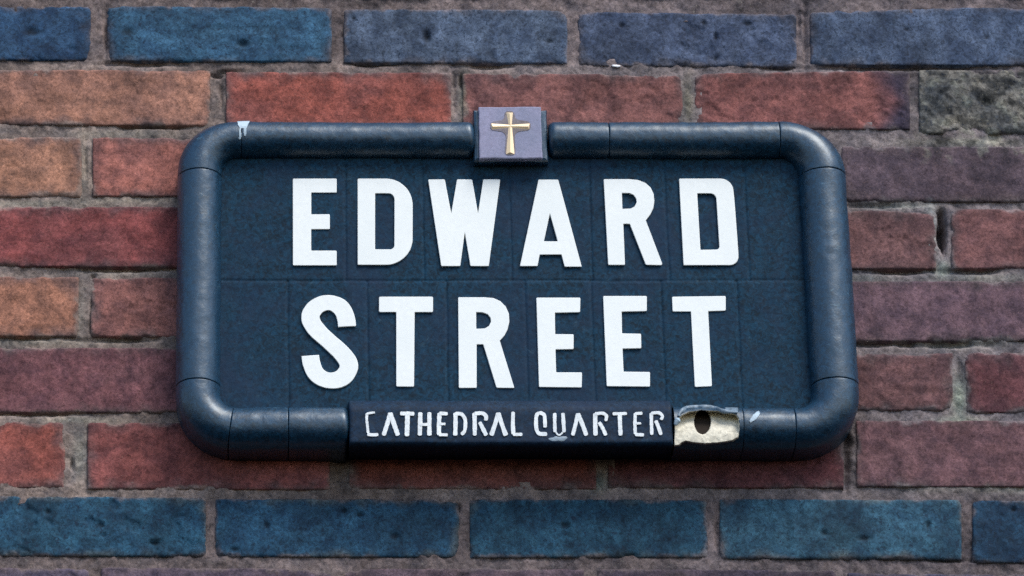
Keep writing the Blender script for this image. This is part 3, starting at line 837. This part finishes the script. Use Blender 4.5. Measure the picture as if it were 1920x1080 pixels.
# outer foot of this piece back to the wall
Sv = np.linspace(s0_, s1_, 40)
S2, P2 = np.meshgrid(Sv, np.array([math.pi, 99.0]), indexing='ij')
place(mesh_obj("underside", tube_pt(S2, P2, 0).reshape(-1, 3), grid_faces(40, 2, flip=True), M_RAIL), seg)
# pale ridge of glaze over the break
def ridge(pl, w, name, mat, par, lift=0.0):
    P = np.array(catmull(pl, n=8)); n = len(P)
    k = 10; Vv = []
    cs = np.array([V0.reshape(-1, 3)[np.argmin((qx0 - q[0]) ** 2 + (qy0 - q[1]) ** 2)] for q in P])
    for _ in range(6):
        cs[1:-1] = (cs[:-2] + cs[1:-1] * 2 + cs[2:]) / 4
    cs[:, 1] -= 0.0008
    for i in range(n):
        c = cs[i]
        tx = P[min(i + 1, n - 1)] - P[max(i - 1, 0)]; tx = tx / (np.linalg.norm(tx) + 1e-9)
        tang = np.array([tx[0], 0, -tx[1]]); side = np.array([tx[1], 0, tx[0]])
        ww = w * 0.0005 * (0.35 + 0.65 * math.sin(math.pi * (i + 0.6) / n)) * (1 + .3 * (vnoise(np.array(i * .3), np.array(1.), 3) - .5))
        for q in range(k):
            a = 2 * math.pi * q / k
            Vv.append(c + side * ww * math.cos(a) + np.array([0, -1, 0]) * ww * 0.8 * math.sin(a))
    Ff = [(i * k + q, (i + 1) * k + q, (i + 1) * k + (q + 1) % k, i * k + (q + 1) % k) for i in range(n - 1) for q in range(k)]
    Ff += [tuple(range(k)), tuple(reversed(range((n - 1) * k, n * k)))]
    o = mesh_obj(name, Vv, Ff, mat); place(o, par); return o
V0 = tube_pt(S, Ph, 0); qx0, qy0 = proj(V0); qx0 = qx0.ravel(); qy0 = qy0.ravel()
ridge([(1272, 781), (1277, 772), (1288, 767), (1305, 765), (1325, 764), (1345, 768), (1362, 773), (1382, 774)], 6.0, "glaze_lip", M_LIP, seg)
ridge([(1266, 798), (1270, 790), (1274, 787)], 6.0, "glaze_lip", M_CHIP, seg)
chip([(1359, 757), (1366, 763), (1384, 759), (1384, 773), (1372, 773), (1360, 770)], "glaze_chip", M_LIP, seg)

# ---- emblem block with gilded cross
def bevel_box(px0, px1, py0, py1, d_front, d_back, bev, mat, name, par, topskew=0.0, seed=0):
    A = unproj(px0, py0, d_front); B = unproj(px1, py1, d_front)
    x0, x1, z1, z0 = A[0], B[0], A[2], B[2]
    rings = [(0.0, d_back), (0.0, d_front - bev), (bev * 0.3, d_front - bev * 0.3), (bev, d_front)]
    nseg = 40
    def ring(ins, d):
        P = []
        c = [(x0 + ins, z1 - ins), (x1 - ins, z1 - ins), (x1 - ins, z0 + ins), (x0 + ins, z0 + ins)]
        for i in range(4):
            a, b = np.array(c[i]), np.array(c[(i + 1) % 4])
            for t in np.linspace(0, 1, nseg, endpoint=False):
                q = a + (b - a) * t
                w = 0.00035 * fbm(np.array(q[0]), np.array(q[1]), 0.01, 3, seed)
                P.append((q[0] + w, -d, q[1] + w))
        return P
    Vv = []; n = nseg * 4
    for ins, d in rings: Vv += ring(ins, d)
    Ff = []
    for r in range(len(rings) - 1):
        for i in range(n):
            j = (i + 1) % n
            Ff.append((r * n + i, (r + 1) * n + i, (r + 1) * n + j, r * n + j))
    Ff.append(tuple(reversed([3 * n + i for i in range(n)])))
    o = mesh_obj(name, Vv, Ff, mat, smooth=False); place(o, par); return o
emblem = bevel_box(897, 1017, 200, 297, DC + 0.0158, 0.0, 0.0012, M_LAV, "emblem_block", sign, seed=3)
emblem['label'] = "square lavender-grey block with a gilded cross"
bevel_box(887, 1028, 205, 301, DC + 0.0120, 0.0, 0.003, M_RAIL, "emblem_backing", sign, seed=5)
# cross: four flared arms with a central ridge
ce = (957.0, 236.5)
def cross():
    Vv = []; Ff = []
    D0, D1 = DC + 0.0161, DC + 0.0175
    arms = [((949, 211), (961.8, 211), (953.6, 234), (959.8, 234)), ((948.6, 289), (965, 289), (953, 239), (960.4, 239)),
            ((921, 231.3), (922, 243), (954, 233.6), (954, 239.8)), ((993.5, 231.3), (992, 243), (960, 233.6), (960, 239.8))]
    for (a, b, c, d) in arms:
        mo = ((a[0] + b[0]) / 2, (a[1] + b[1]) / 2)
        k = len(Vv)
        Vv += [unproj(*a, D0), unproj(*b, D0), unproj(*c, D0), unproj(*d, D0), unproj(mo[0] * .93 + ce[0] * .07, mo[1] * .93 + ce[1] * .07, D1), unproj(*ce, D1 - .0008)]
        Ff += [(k, k + 4, k + 5, k + 2), (k + 1, k + 3, k + 5, k + 4), (k, k + 1, k + 4)]
    return Vv, Ff
halo = [(946, 208), (964, 208), (966, 224), (995, 228), (995, 244), (970, 247), (965, 254), (967, 291), (946, 291), (949, 254), (943, 247), (919, 244), (919, 229), (946, 224)]
for lp in ([fillet(halo, 7)],):
    letter(lp, DC + 0.0156, 0.0004, 0.00015, M_STAIN, emblem, name="cross_ground")
Vv, Ff = cross()
place(mesh_obj("cross", Vv, Ff, M_GOLD, smooth=False), emblem)
